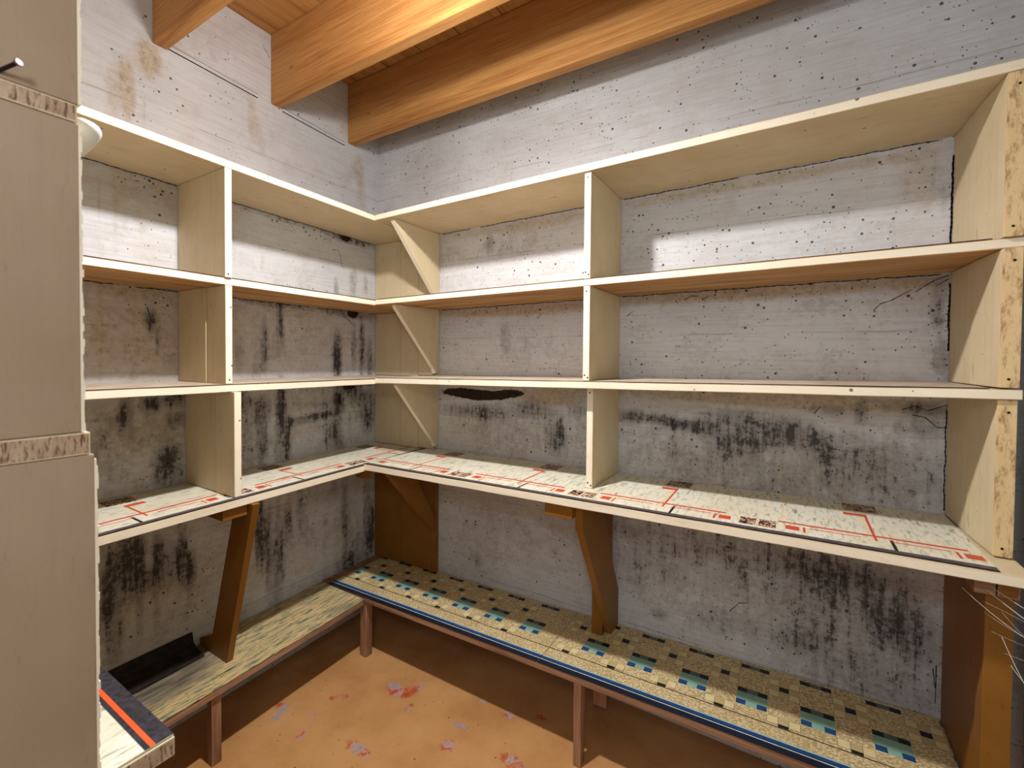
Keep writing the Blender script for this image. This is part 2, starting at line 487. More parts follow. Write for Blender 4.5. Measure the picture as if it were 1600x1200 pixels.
# ------------------------------------------------------------------ walls
def soft(u, v, L):
    """soft blotches: largest of a set of ellipses"""
    out = np.zeros_like(u)
    for a, b, ra, rb, s in L:
        r = np.sqrt(((u - a) / max(ra, .004)) ** 2 + ((v - b) / max(rb, .004)) ** 2)
        out = 1 - (1 - out) * (1 - np.clip(s * np.clip(1.45 - r, 0, 1), 0, 1))
    return out
R_MOLD_SHADE= [(0.599, 0.059, 0.0249, 0.0672, 0.4), (0.532, 0.385, 0.0207, 0.0298, 0.5), (0.621, 0.36, 0.1463, 0.0414, 0.22), (0.369, 0.356, 0.0578, 0.0315, 0.3), (0.471, -0.185, 0.1632, 0.0221, 0.55), (0.524, -0.199, 0.0315, 0.0303, 0.5), (0.697, -0.166, 0.0698, 0.0265, 0.6), (0.788, -0.249, 0.0349, 0.0632, 0.6), (0.851, -0.156, 0.0291, 0.0231, 0.5), (0.651, -0.273, 0.2167, 0.0623, 0.15), (1.017, -0.163, 0.0401, 0.0181, 0.75), (1.097, -0.165, 0.0513, 0.014, 0.8), (1.155, -0.176, 0.0488, 0.0153, 0.9), (1.211, -0.178, 0.0465, 0.02, 0.8), (1.286, -0.151, 0.0652, 0.0225, 0.6), (1.308, -0.197, 0.0853, 0.0351, 0.6), (1.272, -0.225, 0.0587, 0.0292, 0.4), (1.396, -0.168, 0.0653, 0.0275, 0.75), (1.435, -0.192, 0.0504, 0.021, 0.6), (1.471, -0.114, 0.0486, 0.0118, 0.5), (1.536, -0.11, 0.0114, 0.0285, 0.6), (1.578, -0.247, 0.1202, 0.056, 0.38), (1.638, -0.103, 0.051, 0.0189, 0.65), (1.639, -0.144, 0.0408, 0.0189, 0.45), (1.52, -0.212, 0.0926, 0.0432, 0.35), (1.358, -0.278, 0.2718, 0.0344, 0.2), (1.478, -0.491, 0.0729, 0.0445, 0.65), (1.571, -0.482, 0.0552, 0.0311, 0.5), (1.605, -0.563, 0.0534, 0.0557, 0.7), (1.648, -0.605, 0.0306, 0.0545, 0.5), (1.431, -0.664, 0.051, 0.0305, 0.5), (1.528, -0.617, 0.1621, 0.1307, 0.36), (1.362, -0.497, 0.1903, 0.0628, 0.4), (1.587, -0.725, 0.0983, 0.0566, 0.35), (1.104, -0.701, 0.024, 0.0141, 0.5), (1.25, -0.674, 0.0755, 0.0265, 0.25), (0.475, -0.702, 0.0382, 0.0223, 0.35), (0.42, -0.84, 0.034, 0.0364, 0.25), (1.05, -0.555, 0.0894, 0.0899, 0.2), (1.479, 0.135, 0.096, 0.0204, 0.15), (1.659, 0.111, 0.0139, 0.053, 0.5), (1.666, 0.005, 0.0138, 0.0397, 0.5), (1.659, 0.348, 0.0178, 0.0789, 0.25), (1.407, -0.058, 0.3098, 0.0091, 0.15)]  # mould; the broad patch low on the right also paints in shade
L_MOLD= [(0.76, 0.089, 0.0162, 0.0353, 0.75), (0.744, 0.039, 0.0069, 0.0422, 0.6), (0.723, -0.01, 0.0172, 0.0198, 0.25), (0.466, 0.03, 0.0122, 0.0826, 0.75), (0.413, 0.102, 0.013, 0.0709, 0.7), (0.492, -0.01, 0.0197, 0.0581, 0.3), (0.195, -0.009, 0.0195, 0.0828, 0.95), (0.12, 0.027, 0.012, 0.0717, 0.6), (0.083, 0.028, 0.0156, 0.1023, 0.8), (0.045, -0.021, 0.0195, 0.0845, 0.65), (0.201, 0.238, 0.0138, 0.0456, 0.5), (0.123, 0.277, 0.0179, 0.0569, 0.45), (0.065, 0.273, 0.0127, 0.0489, 0.35), (0.317, 0.162, 0.1455, 0.0128, 0.15), (0.539, -0.0, 0.0148, 0.0488, 0.3), (0.813, -0.142, 0.015, 0.0465, 0.7), (0.83, -0.155, 0.0268, 0.0122, 0.5), (0.76, -0.123, 0.0217, 0.0226, 0.8), (0.709, -0.114, 0.0293, 0.0234, 0.75), (0.705, -0.17, 0.0207, 0.0202, 0.6), (0.739, -0.297, 0.0197, 0.056, 0.75), (0.716, -0.264, 0.0233, 0.0335, 0.65), (0.702, -0.322, 0.0179, 0.0508, 0.6), (0.802, -0.213, 0.0102, 0.0345, 0.45), (0.868, -0.218, 0.0229, 0.0742, 0.1), (0.54, -0.16, 0.0371, 0.0566, 0.4), (0.472, -0.167, 0.0243, 0.0433, 0.7), (0.473, -0.265, 0.0162, 0.0987, 0.7), (0.409, -0.153, 0.0175, 0.0818, 0.8), (0.392, -0.278, 0.0134, 0.1037, 0.75), (0.418, -0.229, 0.013, 0.1223, 0.6), (0.508, -0.26, 0.0581, 0.0579, 0.35), (0.186, -0.167, 0.0281, 0.0557, 0.9), (0.143, -0.113, 0.0411, 0.0237, 1), (0.098, -0.154, 0.0616, 0.034, 0.6), (0.051, -0.207, 0.0452, 0.0597, 0.65), (0.061, -0.256, 0.0256, 0.0397, 0.6), (0.254, -0.206, 0.068, 0.0112, 0.75), (0.267, -0.169, 0.0412, 0.0155, 0.3), (0.209, -0.273, 0.0385, 0.0552, 0.7), (0.181, -0.335, 0.0255, 0.0467, 0.5), (0.317, -0.214, 0.0731, 0.013, 0.5), (0.376, -0.218, 0.0455, 0.0167, 0.5), (0.531, -0.133, 0.03, 0.0265, 0.5), (0.814, -0.508, 0.0352, 0.0751, 0.85), (0.835, -0.538, 0.0243, 0.0554, 0.8), (0.794, -0.532, 0.0182, 0.0605, 0.9), (0.748, -0.526, 0.0139, 0.0659, 0.85), (0.769, -0.567, 0.0298, 0.0325, 0.7), (0.693, -0.539, 0.0121, 0.0755, 1), (0.676, -0.589, 0.0155, 0.0452, 0.8), (0.715, -0.547, 0.0498, 0.0574, 0.45), (0.85, -0.585, 0.019, 0.0762, 0.7), (0.836, -0.669, 0.0171, 0.0773, 0.5), (0.788, -0.647, 0.0079, 0.0577, 0.5), (0.751, -0.665, 0.007, 0.066, 0.35), (0.67, -0.661, 0.0157, 0.028, 0.3), (0.481, -0.54, 0.0161, 0.1186, 0.85), (0.453, -0.59, 0.0125, 0.1209, 0.8), (0.419, -0.622, 0.0196, 0.1441, 0.65), (0.388, -0.55, 0.018, 0.0712, 0.6), (0.341, -0.522, 0.019, 0.0859, 0.4), (0.443, -0.695, 0.0338, 0.1017, 0.4), (0.158, -0.624, 0.0204, 0.1429, 0.55), (0.169, -0.549, 0.0115, 0.0945, 0.4), (0.03, -0.664, 0.0232, 0.1271, 0.8), (0.056, -0.631, 0.0194, 0.1504, 0.5), (0.143, -0.821, 0.1186, 0.1206, 0.12), (0.143, -0.772, 0.0533, 0.0337, 0.65), (0.097, -0.741, 0.0621, 0.0985, 0.35), (0.267, -0.701, 0.1555, 0.135, 0.1), (0.77, 0.605, 0.0066, 0.0313, 0.3), (0.1, 0.686, 0.0152, 0.0475, 0.25), (0.749, 0.741, 0.0054, 0.0127, 0.3), (0.606, 0.818, 0.0167, 0.0175, 0.25)]
R_TAN= [(1.382, -0.099, 0.3442, 0.0154, 1), (0.765, -0.126, 0.1106, 0.0238, 0.9), (0.357, -0.124, 0.041, 0.0183, 0.6), (0.623, 0.15, 0.2686, 0.0187, 0.6), (1.351, 0.17, 0.38, 0.0186, 0.5), (1.644, 0.139, 0.0606, 0.0534, 0.4), (1.686, 0.005, 0.0774, 0.0786, 0.15), (0.355, 0.176, 0.0584, 0.0182, 0.5), (0.416, -0.23, 0.0846, 0.0674, 0.3), (0.845, 0.4, 0.4554, 0.019, 0.25), (1.574, -0.051, 0.0655, 0.0279, 0.2), (1.618, 0.382, 0.0413, 0.0806, 0.45), (1.358, -0.278, 0.2718, 0.0937, 0.15)]
L_TAN= [(0.814, 0.659, 0.0074, 0.0453, 0.7), (0.802, 0.582, 0.0101, 0.0336, 0.5), (0.792, 0.618, 0.0077, 0.0308, 0.45), (0.736, 0.733, 0.0111, 0.0096, 0.5), (0.47, 0.651, 0.016, 0.0656, 0.4), (0.439, 0.684, 0.0125, 0.0589, 0.35), (0.159, 0.654, 0.0287, 0.083, 0.35), (0.1, 0.615, 0.0183, 0.0476, 0.3), (0.805, 0.16, 0.0882, 0.0216, 0.6), (0.724, 0.4, 0.0285, 0.0979, 0.2), (0.828, 0.383, 0.0061, 0.1204, 0.25), (0.862, 0.049, 0.0023, 0.1184, 0.8), (0.859, 0.344, 0.0023, 0.0588, 0.5), (0.451, 0.129, 0.2482, 0.0198, 0.3), (0.158, -0.339, 0.1742, 0.0473, 0.2), (0.755, -0.172, 0.0823, 0.0648, 0.25), (0.816, 0.387, 0.037, 0.0912, 0.2), (0.267, -0.859, 0.2078, 0.0678, 0.35), (0.758, -0.588, 0.055, 0.0328, 0.5), (0.682, -0.01, 0.0914, 0.0341, 0.2), (0.471, 0.283, 0.0121, 0.0389, 0.4)]
R_CHIP= [(0.415, -0.124, 0.0846, 0.0157, 1), (0.524, -0.128, 0.1049, 0.0151, 1), (0.625, -0.116, 0.0489, 0.0104, 1), (0.484, -0.134, 0.0673, 0.0132, 1)]
L_CHIP= [(0.143, -0.113, 0.0294, 0.0118, 1), (0.186, -0.16, 0.0112, 0.0325, 0.6), (0.126, 0.158, 0.0298, 0.019, 0.8), (0.156, 0.428, 0.0346, 0.0139, 0.7), (0.043, 0.449, 0.0259, 0.0123, 0.5)]
R_SPECK= [(0.519, 0.382, 0.0784, 0.0642, 1), (0.621, 0.329, 0.1219, 0.0621, 0.8), (0.737, 0.366, 0.0673, 0.0397, 0.6), (1.055, 0.308, 0.0526, 0.0526, 0.5), (1.172, 0.319, 0.0954, 0.0501, 0.6), (1.464, 0.274, 0.0486, 0.038, 1), (1.413, 0.348, 0.102, 0.0209, 0.6), (1.567, 0.324, 0.0437, 0.0221, 0.6), (1.391, 0.147, 0.0784, 0.0243, 1), (1.478, 0.146, 0.06, 0.0262, 1), (1.526, 0.125, 0.0343, 0.0199, 0.7), (1.28, 0.178, 0.0579, 0.016, 0.4), (0.408, 0.86, 0.3358, 0.044, 0.8), (0.687, 0.813, 0.2774, 0.032, 0.6), (0.167, 0.736, 0.1304, 0.0713, 0.3), (0.711, 0.707, 0.1138, 0.0397, 0.35), (0.666, 0.648, 0.0706, 0.0283, 0.4), (0.96, 0.655, 0.0754, 0.0362, 0.3), (0.784, 0.155, 0.1088, 0.0196, 0.4), (1.145, -0.033, 0.1637, 0.0341, 0.25), (1.65, 0.297, 0.04, 0.053, 0.5), (1.634, 0.112, 0.0409, 0.0672, 0.4), (1.667, -0.008, 0.0198, 0.0398, 0.6)]
L_SPECK= [(0.863, 0.427, 0.0343, 0.0175, 1), (0.804, 0.429, 0.0629, 0.0307, 0.9), (0.738, 0.428, 0.0418, 0.0323, 0.6), (0.871, 0.151, 0.0227, 0.0234, 1), (0.806, 0.144, 0.0756, 0.0185, 0.9), (0.739, 0.136, 0.0419, 0.0488, 0.6), (0.45, 0.415, 0.0825, 0.0236, 0.8), (0.214, 0.421, 0.1625, 0.027, 0.9), (0.341, 0.202, 0.2358, 0.0295, 0.7), (0.068, 0.163, 0.0949, 0.0245, 0.9), (0.739, 0.25, 0.0279, 0.0259, 0.4), (0.1, 0.805, 0.0912, 0.0474, 0.4), (0.853, 0.331, 0.0349, 0.0591, 0.25), (0.663, 0.69, 0.1548, 0.1353, 0.12), (0.744, -0.569, 0.1123, 0.0993, 0.3), (0.654, -0.677, 0.0481, 0.1062, 0.4)]
R_CRACK= [[(1.158, 0.156), (1.174, 0.165), (1.193, 0.163)], [(1.201, 0.154), (1.217, 0.161)], [(1.134, 0.154), (1.142, 0.147)], [(1.675, 0.176), (1.653, 0.167), (1.633, 0.153), (1.623, 0.144)], [(1.675, 0.168), (1.655, 0.155)], [(1.004, 0.119), (1.022, 0.132)], [(0.685, 0.137), (0.692, 0.153)], [(0.717, 0.122), (0.733, 0.139)], [(1.607, -0.105), (1.628, -0.096), (1.648, -0.105), (1.68, -0.09)], [(1.623, -0.115), (1.644, -0.119), (1.664, -0.139), (1.681, -0.137)], [(1.449, -0.125), (1.461, -0.107)], [(1.554, 0.109), (1.565, 0.123), (1.583, 0.129), (1.618, 0.151)], [(1.279, -0.64), (1.3, -0.613), (1.322, -0.606)], [(1.672, -0.637), (1.672, -0.719)], [(1.667, -0.646), (1.671, -0.685)]]
L_CRACK= [[(0.217, 0.375), (0.192, 0.378), (0.181, 0.36), (0.176, 0.32)], [(0.447, 0.914), (0.469, 0.94)], [(0.173, 0.144), (0.144, 0.132), (0.111, 0.116)], [(0.164, 0.15), (0.135, 0.121), (0.111, 0.109)], [(0.144, 0.435), (0.123, 0.414), (0.099, 0.414)], [(0.767, 0.117), (0.759, 0.088)]]
FLOOR_CHIPS= [(0.409, -0.306, 0.0616, 0.04), (0.459, -0.291, 0.0308, 0.056), (0.432, -0.316, 0.0396, 0.032), (0.316, -0.403, 0.0352, 0.02), (0.289, -0.426, 0.0176, 0.024), (0.473, -0.266, 0.0176, 0.056), (0.199, -0.525, 0.0528, 0.032), (0.221, -0.556, 0.022, 0.032), (0.755, -0.214, 0.0352, 0.028), (0.789, -0.185, 0.0132, 0.024), (0.832, -0.171, 0.0352, 0.024), (0.664, -0.311, 0.066, 0.016), (0.664, -0.207, 0.022, 0.024), (0.279, -0.289, 0.0132, 0.012), (0.502, -0.336, 0.0176, 0.032), (0.295, -0.492, 0.0176, 0.016), (0.837, -0.331, 0.066, 0.04), (0.491, -0.503, 0.088, 0.032), (0.675, -0.378, 0.0396, 0.036), (0.333, -0.555, 0.022, 0.032)]

rg = random.Random(12)
def ragged(f, a0, a1, off=.0):
    P, cur, u = [], [], a0
    while u < a1:
        cur.append((u, f(u) + off + rg.uniform(-.0016, .0012)))
        u += .012 + rg.random() * .012
        if rg.random() < .05 and len(cur) > 2:
            P.append(cur); cur = []; u += .02
    if len(cur) > 1: P.append(cur)
    return P
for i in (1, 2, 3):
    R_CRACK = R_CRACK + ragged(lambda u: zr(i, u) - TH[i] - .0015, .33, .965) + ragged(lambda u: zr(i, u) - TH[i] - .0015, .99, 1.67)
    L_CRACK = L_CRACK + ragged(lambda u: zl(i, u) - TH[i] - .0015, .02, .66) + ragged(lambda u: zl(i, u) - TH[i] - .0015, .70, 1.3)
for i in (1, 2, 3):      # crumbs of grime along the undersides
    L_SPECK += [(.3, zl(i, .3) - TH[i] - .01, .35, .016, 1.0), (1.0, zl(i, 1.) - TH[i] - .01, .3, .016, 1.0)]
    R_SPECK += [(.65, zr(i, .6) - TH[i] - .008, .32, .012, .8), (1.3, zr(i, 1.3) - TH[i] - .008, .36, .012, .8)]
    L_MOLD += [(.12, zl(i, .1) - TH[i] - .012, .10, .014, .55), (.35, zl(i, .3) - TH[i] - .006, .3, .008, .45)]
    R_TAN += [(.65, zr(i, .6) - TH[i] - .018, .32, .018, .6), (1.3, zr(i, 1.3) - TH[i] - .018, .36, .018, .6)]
for q_ in (1, 2):      # twiggy fibres hanging at the undersides on the left wall
    for k_ in range(16):
        u = rg.choice((rg.uniform(.08, .18), rg.uniform(.08, .6), rg.uniform(.08, .25))); z_ = zl(q_, u) - TH[q_]
        P = [(u, z_ - rg.random() * .006)]
        for j in range(rg.randint(1, 3)):
            P.append((P[-1][0] + rg.uniform(-.014, .014), P[-1][1] - rg.uniform(-.003, .011)))
        L_CRACK.append(P)
R_CRACK += [[(1.676 + rg.uniform(-.0012, .0012), z_ / 100) for z_ in range(20, 43)], [(1.678 + rg.uniform(-.001, .001), z_ / 100) for z_ in range(2, 17)], [(1.677 + rg.uniform(-.001, .001), z_ / 100) for z_ in range(-31, -9)]] * 1
for k_ in (.0015, -.0015):
    R_CRACK += [[(x_ + k_, z_) for x_, z_ in R_CRACK[-3]]]
L_TAN += [(.76, .735, .03, .05, .9), (.80, .66, .012, .07, .6), (.83, .62, .02, .1, .45), (.50, .70, .02, .08, .5), (.10, .70, .03, .06, .5), (.08, .60, .02, .09, .4), (.4, .05, .5, .12, .42), (.9, .06, .3, .12, .5), (.45, -.2, .5, .12, .42), (.95, -.2, .3, .12, .5), (.4, -.65, .5, .14, .36), (1.0, -.6, .3, .2, .5), (.75, .39, .1, .06, .35)]
R_TAN += [(.6, -.25, .3, .1, .4), (1.3, -.28, .35, .08, .42), (.6, -.55, .4, .2, .32), (1.3, -.55, .4, .12, .2), (1.35, -.02, .3, .08, .25)]
R_MOLD_SHADE += [(1.35, -.5, .4, .22, .38), (1.3, -.22, .4, .09, .34), (.6, -.2, .25, .08, .24), (.6, -.55, .3, .15, .16), (.6, .74, .6, .03, .0)]  # wide lower right wash: mould and painted shade together
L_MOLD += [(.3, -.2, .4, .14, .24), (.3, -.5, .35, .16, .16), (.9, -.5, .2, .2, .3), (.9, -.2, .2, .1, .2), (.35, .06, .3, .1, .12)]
def grid_wall(name, T, u0, u1, v0, v1, step, attrs, mat, T2, strips=()):
    """finely divided face plus a solid body behind it, in one mesh"""
    nu = max(2, int((u1 - u0) / step)); nv = max(2, int((v1 - v0) / step))
    us = np.linspace(u0, u1, nu); vs = np.linspace(v0, v1, nv)
    U, V = np.meshgrid(us, vs)
    U = U.ravel(); V = V.ravel()
    verts = [T(a, b, 0) for a, b in zip(U, V)]
    faces = [(j * nu + i, j * nu + i + 1, (j + 1) * nu + i + 1, (j + 1) * nu + i) for j in range(nv - 1) for i in range(nu - 1)]
    n = len(verts)
    c = [(u0, v0), (u1, v0), (u1, v1), (u0, v1)]
    verts += [T(a, b, .0005) for a, b in c] + [T(a, b, .1) for a, b in c]
    faces += [(n, n + 1, n + 2, n + 3), (n + 7, n + 6, n + 5, n + 4)] + [(n + i, n + 4 + i, n + 4 + (i + 1) % 4, n + (i + 1) % 4) for i in range(4)]
    nf = len(faces)
    for poly in strips:      # cracks, a hair proud of the face
        w_ = .0013 if len(poly) > 5 else .0010
        for (a, b), (c_, d_) in zip(poly[:-1], poly[1:]):
            L_ = math.hypot(c_ - a, d_ - b) + 1e-6
            px_, py_ = -(d_ - b) / L_ * w_, (c_ - a) / L_ * w_
            k_ = len(verts)
            verts += [T(a + px_, b + py_, -.0004), T(a - px_, b - py_, -.0004), T(c_ - px_ * .5, d_ - py_ * .5, -.0004), T(c_ + px_ * .5, d_ + py_ * .5, -.0004)]
            faces.append((k_, k_ + 1, k_ + 2, k_ + 3))
    me = bpy.data.meshes.new(name)
    me.from_pydata([tuple(W(*p)) for p in verts], [], faces)
    for k_, f in attrs.items():
        at = me.attributes.new(k_, 'FLOAT', 'POINT')
        val = np.zeros(len(verts), dtype=np.float32)
        val[:n] = f(U, V)
        at.data.foreach_set('value', val)
    me.materials.append(MAT[mat]); me.materials.append(MAT['crack'])
    for i in range(nf, len(faces)):
        me.polygons[i].material_index = 1
    o = bpy.data.objects.new(name, me)
    col.objects.link(o)
    return struct(o)

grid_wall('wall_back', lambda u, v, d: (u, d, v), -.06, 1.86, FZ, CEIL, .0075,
          {'mold_shade': lambda u, v: soft(u, v, R_MOLD_SHADE), 'tan': lambda u, v: soft(u, v, R_TAN), 'chip': lambda u, v: soft(u, v, R_CHIP), 'speck': lambda u, v: soft(u, v, R_SPECK)},
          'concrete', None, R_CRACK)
grid_wall('wall_left', lambda u, v, d: LT(-d, u, v), 0.0, 1.5, FZ, CEIL, .0075,
          {'mold_shade': lambda u, v: soft(u, v, L_MOLD), 'tan': lambda u, v: soft(u, v, L_TAN), 'chip': lambda u, v: soft(u, v, L_CHIP), 'speck': lambda u, v: soft(u, v, L_SPECK)},
          'concrete', None, L_CRACK)
grid_wall('floor', lambda u, v, d: (u, v, FZ - d), -.1, 2.1, -2.4, .1, .0085,
          {'chip': lambda u, v: soft(u, v, [(a, b, c_ * .62, d_ * .62, .95) for a, b, c_, d_ in FLOOR_CHIPS] + [(.9, -.1, .12, .03, .5), (.6, -.06, .1, .03, .5), (.35, -.08, .1, .02, .4), (.1, -.45, .04, .1, .5), (1.2, -.2, .1, .05, .6)])},
          'floor', None)
m = MB()       # wall beside the doorway behind the photographer
m.box(.0, .96, -1.50, -1.402, FZ, CEIL, 'concrete')
m.box(.96, 1.86, -1.50, -1.402, .78, CEIL, 'concrete')
struct(m.build('wall_front'))
m = MB()
m.box(1.80, 1.90, -1.402, -.002, FZ, CEIL, 'green_white')
struct(m.build('wall_right'))
m = MB()       # upright of the door lining beside the shelves
m.box(1.7335, 1.762, -.45, -.235, FZ + .0005, .415, 'green_white')
struct(m.build('trim_2', bevel=.002))
m = MB()
y = -2.4
while y < .1:
    pass
    break
x = -.1
rnd = random.Random(4)
while x < 2.1:     # subfloor boards crossing the joists
    w_ = .155
    m.box(x, x + w_ - .0035, -2.4, .1, CEIL + .001 + rnd.random() * .002, CEIL + .02, 'joist_y')
    x += w_
m.box(-.1, 2.1, -2.4, .1, CEIL + .021, CEIL + .03, 'joist_y')
struct(m.build('ceiling'))
# formwork ledge cast into the left wall just under the joists
m = MB()
for s0, s1 in ((.165, .405), (.485, .745)):
    P = []
    for z_ in (0, 1):
        for d_, s_ in ((0, s0), (.004, s0), (.004, s1), (0, s1)):
            P.append(LT(d_, s_, .7555 + .036 * s_ + (.009 if z_ else 0)))
    m.hexa(P, 'concrete')
    for off in (-.0015, .010):
        P = []
        for z_ in (0, 1):
            for d_, s_ in ((0, s0), (.0022, s0), (.0022, s1), (0, s1)):
                P.append(LT(d_, s_, .7555 + .036 * s_ + off + (.0013 if z_ else 0)))
        m.hexa(P, 'crack')
struct(m.build('trim_1'))

# ------------------------------------------------------------------ joists
for nm, y0, lab in (('a', -.150, 'orange brown ceiling joist nearest the back wall, half shaded along its upper side'),
                    ('b', -.443, "orange brown ceiling joist in the middle, its lit side crossing the top"),
                    ('c', -.752, "ceiling joist nearest the camera, only its end by the left wall in view")):
    m = MB()
    x0 = K * -y0 + .0006
    m.box(x0, 1.86, y0, y0 + .032, .776, CEIL, 'joist_x')
    tag(m.build('ceiling_joist', bevel=.003), lab, 'joist', 'ceiling joists')
m = MB()
m.lathe((.79, -.735, .776), (0, 0, -1), [(0, .05), (.006, .052), (.02, .045), (.03, .026), (.055, .024), (.058, .018)], 'porcelain')
tag(m.build('lamp_holder', smooth=True), 'white porcelain lamp holder screwed under the joist nearest the camera', 'lamp')

# ------------------------------------------------------------------ shelving
def rshelf(i, x0, x1, parent):
    m = MB(); D = DR[i]
    P = [(x0, -D, zr(i, x0) - TH[i]), (x1, -D, zr(i, x1) - TH[i]), (x1, -.0008, zr(i, x1) - TH[i]), (x0, -.0008, zr(i, x0) - TH[i])]
    Q = [(a, b, c + TH[i]) for a, b, c in P]
    m.hexa(P + Q, 'cream_x', {2: 'edge_x', 0: 'bare_x' if i == 2 else 'cream_x'})
    return m.build('shelf', parent, bevel=.0016, wobble=.0006)
def lshelf(i, s0, s1, parent):
    m = MB(); D = DL[i]
    P = [LT(.0008, s1, zl(i, s1) - TH[i]), LT(D, s1, zl(i, s1) - TH[i]), LT(D, s0, zl(i, s0) - TH[i]), LT(.0008, s0, zl(i, s0) - TH[i])]
    Q = [(a, b, c + TH[i]) for a, b, c in P]
    m.hexa(P + Q, 'cream_y', {3: 'edge_y', 0: 'bare_y' if i == 2 else 'cream_y'})
    return m.build('shelf', parent, bevel=.0016, wobble=.0006)

G = .0006
def nail_heads(board, pts, ax):
    for p in pts:
        m = MB()
        m.lathe(p, ax, [(-.001, .0022), (.0006, .0024), (.0012, .0016)], 'nail_shank', 10)
        o = m.build('nail_head')
        o.location = o.location - board.parent.location - board.location
        o.parent = board
# --- right hand unit along the back wall
U = thing('shelving_unit', 'cream painted built-in shelving along the back wall, on the right of the corner', 'shelves', (.95, -.12, zr(4, .95) - .43))
for i in (1, 2, 3, 4):
    rshelf(i, DL[i] + .010, 1.715, U)
def rboard(name, x0, x1, y0, y1, lo, hi, mat, parent, edge=None, bevel=.0014):
    m = MB(); xm = (x0 + x1) / 2
    m.box(x0, x1, y0, y1, lo, hi, mat, {2: edge} if edge else None)
    return m.build(name, parent, bevel=bevel)
def span(i, x): return zr(i + 1, x) + G, zr(i, x) - TH[i] - G
for i, D in ((1, .229), (2, .2285), (3, .2)):
    lo, hi = span(i, .975)
    lift = .0022 if i in (2, 3) else 0
    dv = rboard('divider', .967, .984, -D, -.002, lo + lift, hi, 'cream_z', U, 'edge_z')
    nail_heads(dv, [(.972, -D - .0002, lo + .016), (.980, -D - .0002, lo + .010), (.975, -D - .0002, hi - .012)], (0, -1, 0))
    # end panel: two boards, inner one further back
    lo, hi = span(i, 1.69)
    hi -= .0004
    m = MB()
    m.prism([(XE - .002, -.004, lo + lift), (XE + .002, -.1165, lo + lift), (XE + .002, -.1165, hi), (XE - .002, -.004, hi)],
            [(XE + .016, -.004, lo + lift), (XE + .018, -.1165, lo + lift), (XE + .018, -.1165, hi), (XE + .016, -.004, hi)], 'cream_z')
    m.build('end_board', U, bevel=.0012)
    m = MB(); Df = .231 if i < 3 else .225
    m.prism([(XE + .001, -.1205, lo + lift), (XE + .008, -Df, lo + lift), (XE + .008, -Df, hi), (XE + .001, -.1205, hi)],
            [(XE + .018, -.1205, lo + lift), (XE + .0305, -Df, lo + lift), (XE + .0305, -Df, hi), (XE + .018, -.1205, hi)], 'cream_z')
    m.build('end_board', U, bevel=.0012)
    m = MB()
    m.box(XE + .008, XE + .031, -Df - .005, -Df - .0003, lo + lift, hi, 'stile')
    sv = m.build('stile', U, bevel=.001)
    nail_heads(sv, [(XE + .018, -Df - .0052, lo + .016), (XE + .021, -Df - .0052, hi - .02)], (0, -1, 0))
# triangular gussets beside the corner
for i, (yt, yb, zb) in {1: (.218, .024, .204), 2: (.212, .022, -.060), 3: (.205, .022, -.322)}.items():
    hi = zr(i, .31) - TH[i] - G
    poly = [(-.002, hi), (-yt, hi), (-yt - .002, hi - .008), (-yb - .004, zb + .014), (-yb, zb), (-.002, zb)]
    m = MB()
    m.prism([(.300, a, b) for a, b in poly], [(.317, a, b) for a, b in poly], 'cream_z', 'edge_z')
    m.build('gusset', U, bevel=.0012)
# brown supports under the bottom shelf
b4 = lambda x: zr(4, x) - TH[4] - G
t5 = lambda x: zr(5, x) + .0026 + G
rboard('post', .940, .971, -.080, -.0025, t5(.957), b4(.94), 'brown_z', U)
m = MB()
poly = [(-.276, b4(.98)), (-.272, -.405), (-.060, t5(.98)), (-.0025, t5(.98)), (-.0025, -.66), (-.115, -.45), (-.150, b4(.98))]
m.prism([(.9716, a, b) for a, b in poly], [(.990, a, b) for a, b in poly], 'brown_z')
m.build('brace', U, bevel=.0014)
m = MB(); m.box(.900, .971, -.292, -.262, b4(.9) - .031, b4(.9), 'brown_x')
m.build('cleat', U, bevel=.0014)
m = MB()
poly = [(-.245, b4(.30)), (-.238, b4(.3) - .022), (-.022, -.628), (-.019, -.628), (-.019, -.572), (-.150, b4(.3))]
m.prism([(.292, a, b) for a, b in poly], [(.314, a, b) for a, b in poly], 'brown_z')
m.build('brace', U, bevel=.0014)
rboard('lower_end_panel', XE, XE + .018, -.212, -.0025, t5(1.69), b4(1.68), 'brown_z', U)
rboard('lower_stile', XE - .004, XE + .030, -.246, -.213, t5(1.69), b4(1.68) - .034, 'brown_z', U)
m = MB()
m.box(XE - .022, XE + .004, -.262, -.222, b4(1.66) - .033, b4(1.66), 'rough_x')
m.box(XE + .0055, XE + .031, -.262, -.222, b4(1.66) - .033, b4(1.66), 'brown_x')
m.build('cleat', U, bevel=.003)

# --- left hand unit
def lboard(name, d0, d1, s0, s1, lo, hi, mat, parent, edge=None):
    m = MB()
    m.box(d0, d1, s0, s1, lo, hi, mat, {1: mat, 3: edge} if edge else None, T=LT)
    return m.build(name, parent, bevel=.0014)
def lspan(i, s): return zl(i + 1, s) + G, zl(i, s) - TH[i] - G
V_ = thing('shelving_unit', 'cream painted built-in shelving along the left wall, running into the corner', 'shelves', LT(.12, .69, zl(4, .69) - .43))
for i in (1, 2, 3, 4):
    lshelf(i, .0008, SN, V_)
lo, hi = lspan(1, .69)
dv = lboard('divider', .002, .2355, .683, .699, lo, hi, 'cream_z', V_, 'edge_z')
nail_heads(dv, [LT(.2357, .692, lo + .008)], (1, 0, 0))
lo, hi = lspan(2, .69)
lboard('divider', .002, .143, .683, .699, lo + .0022, hi, 'cream_z', V_)
dv = lboard('divider', .1455, .232, .681, .697, lo + .0022, hi, 'cream_z', V_, 'edge_z')
nail_heads(dv, [LT(.2322, .688, lo + .012)], (1, 0, 0))
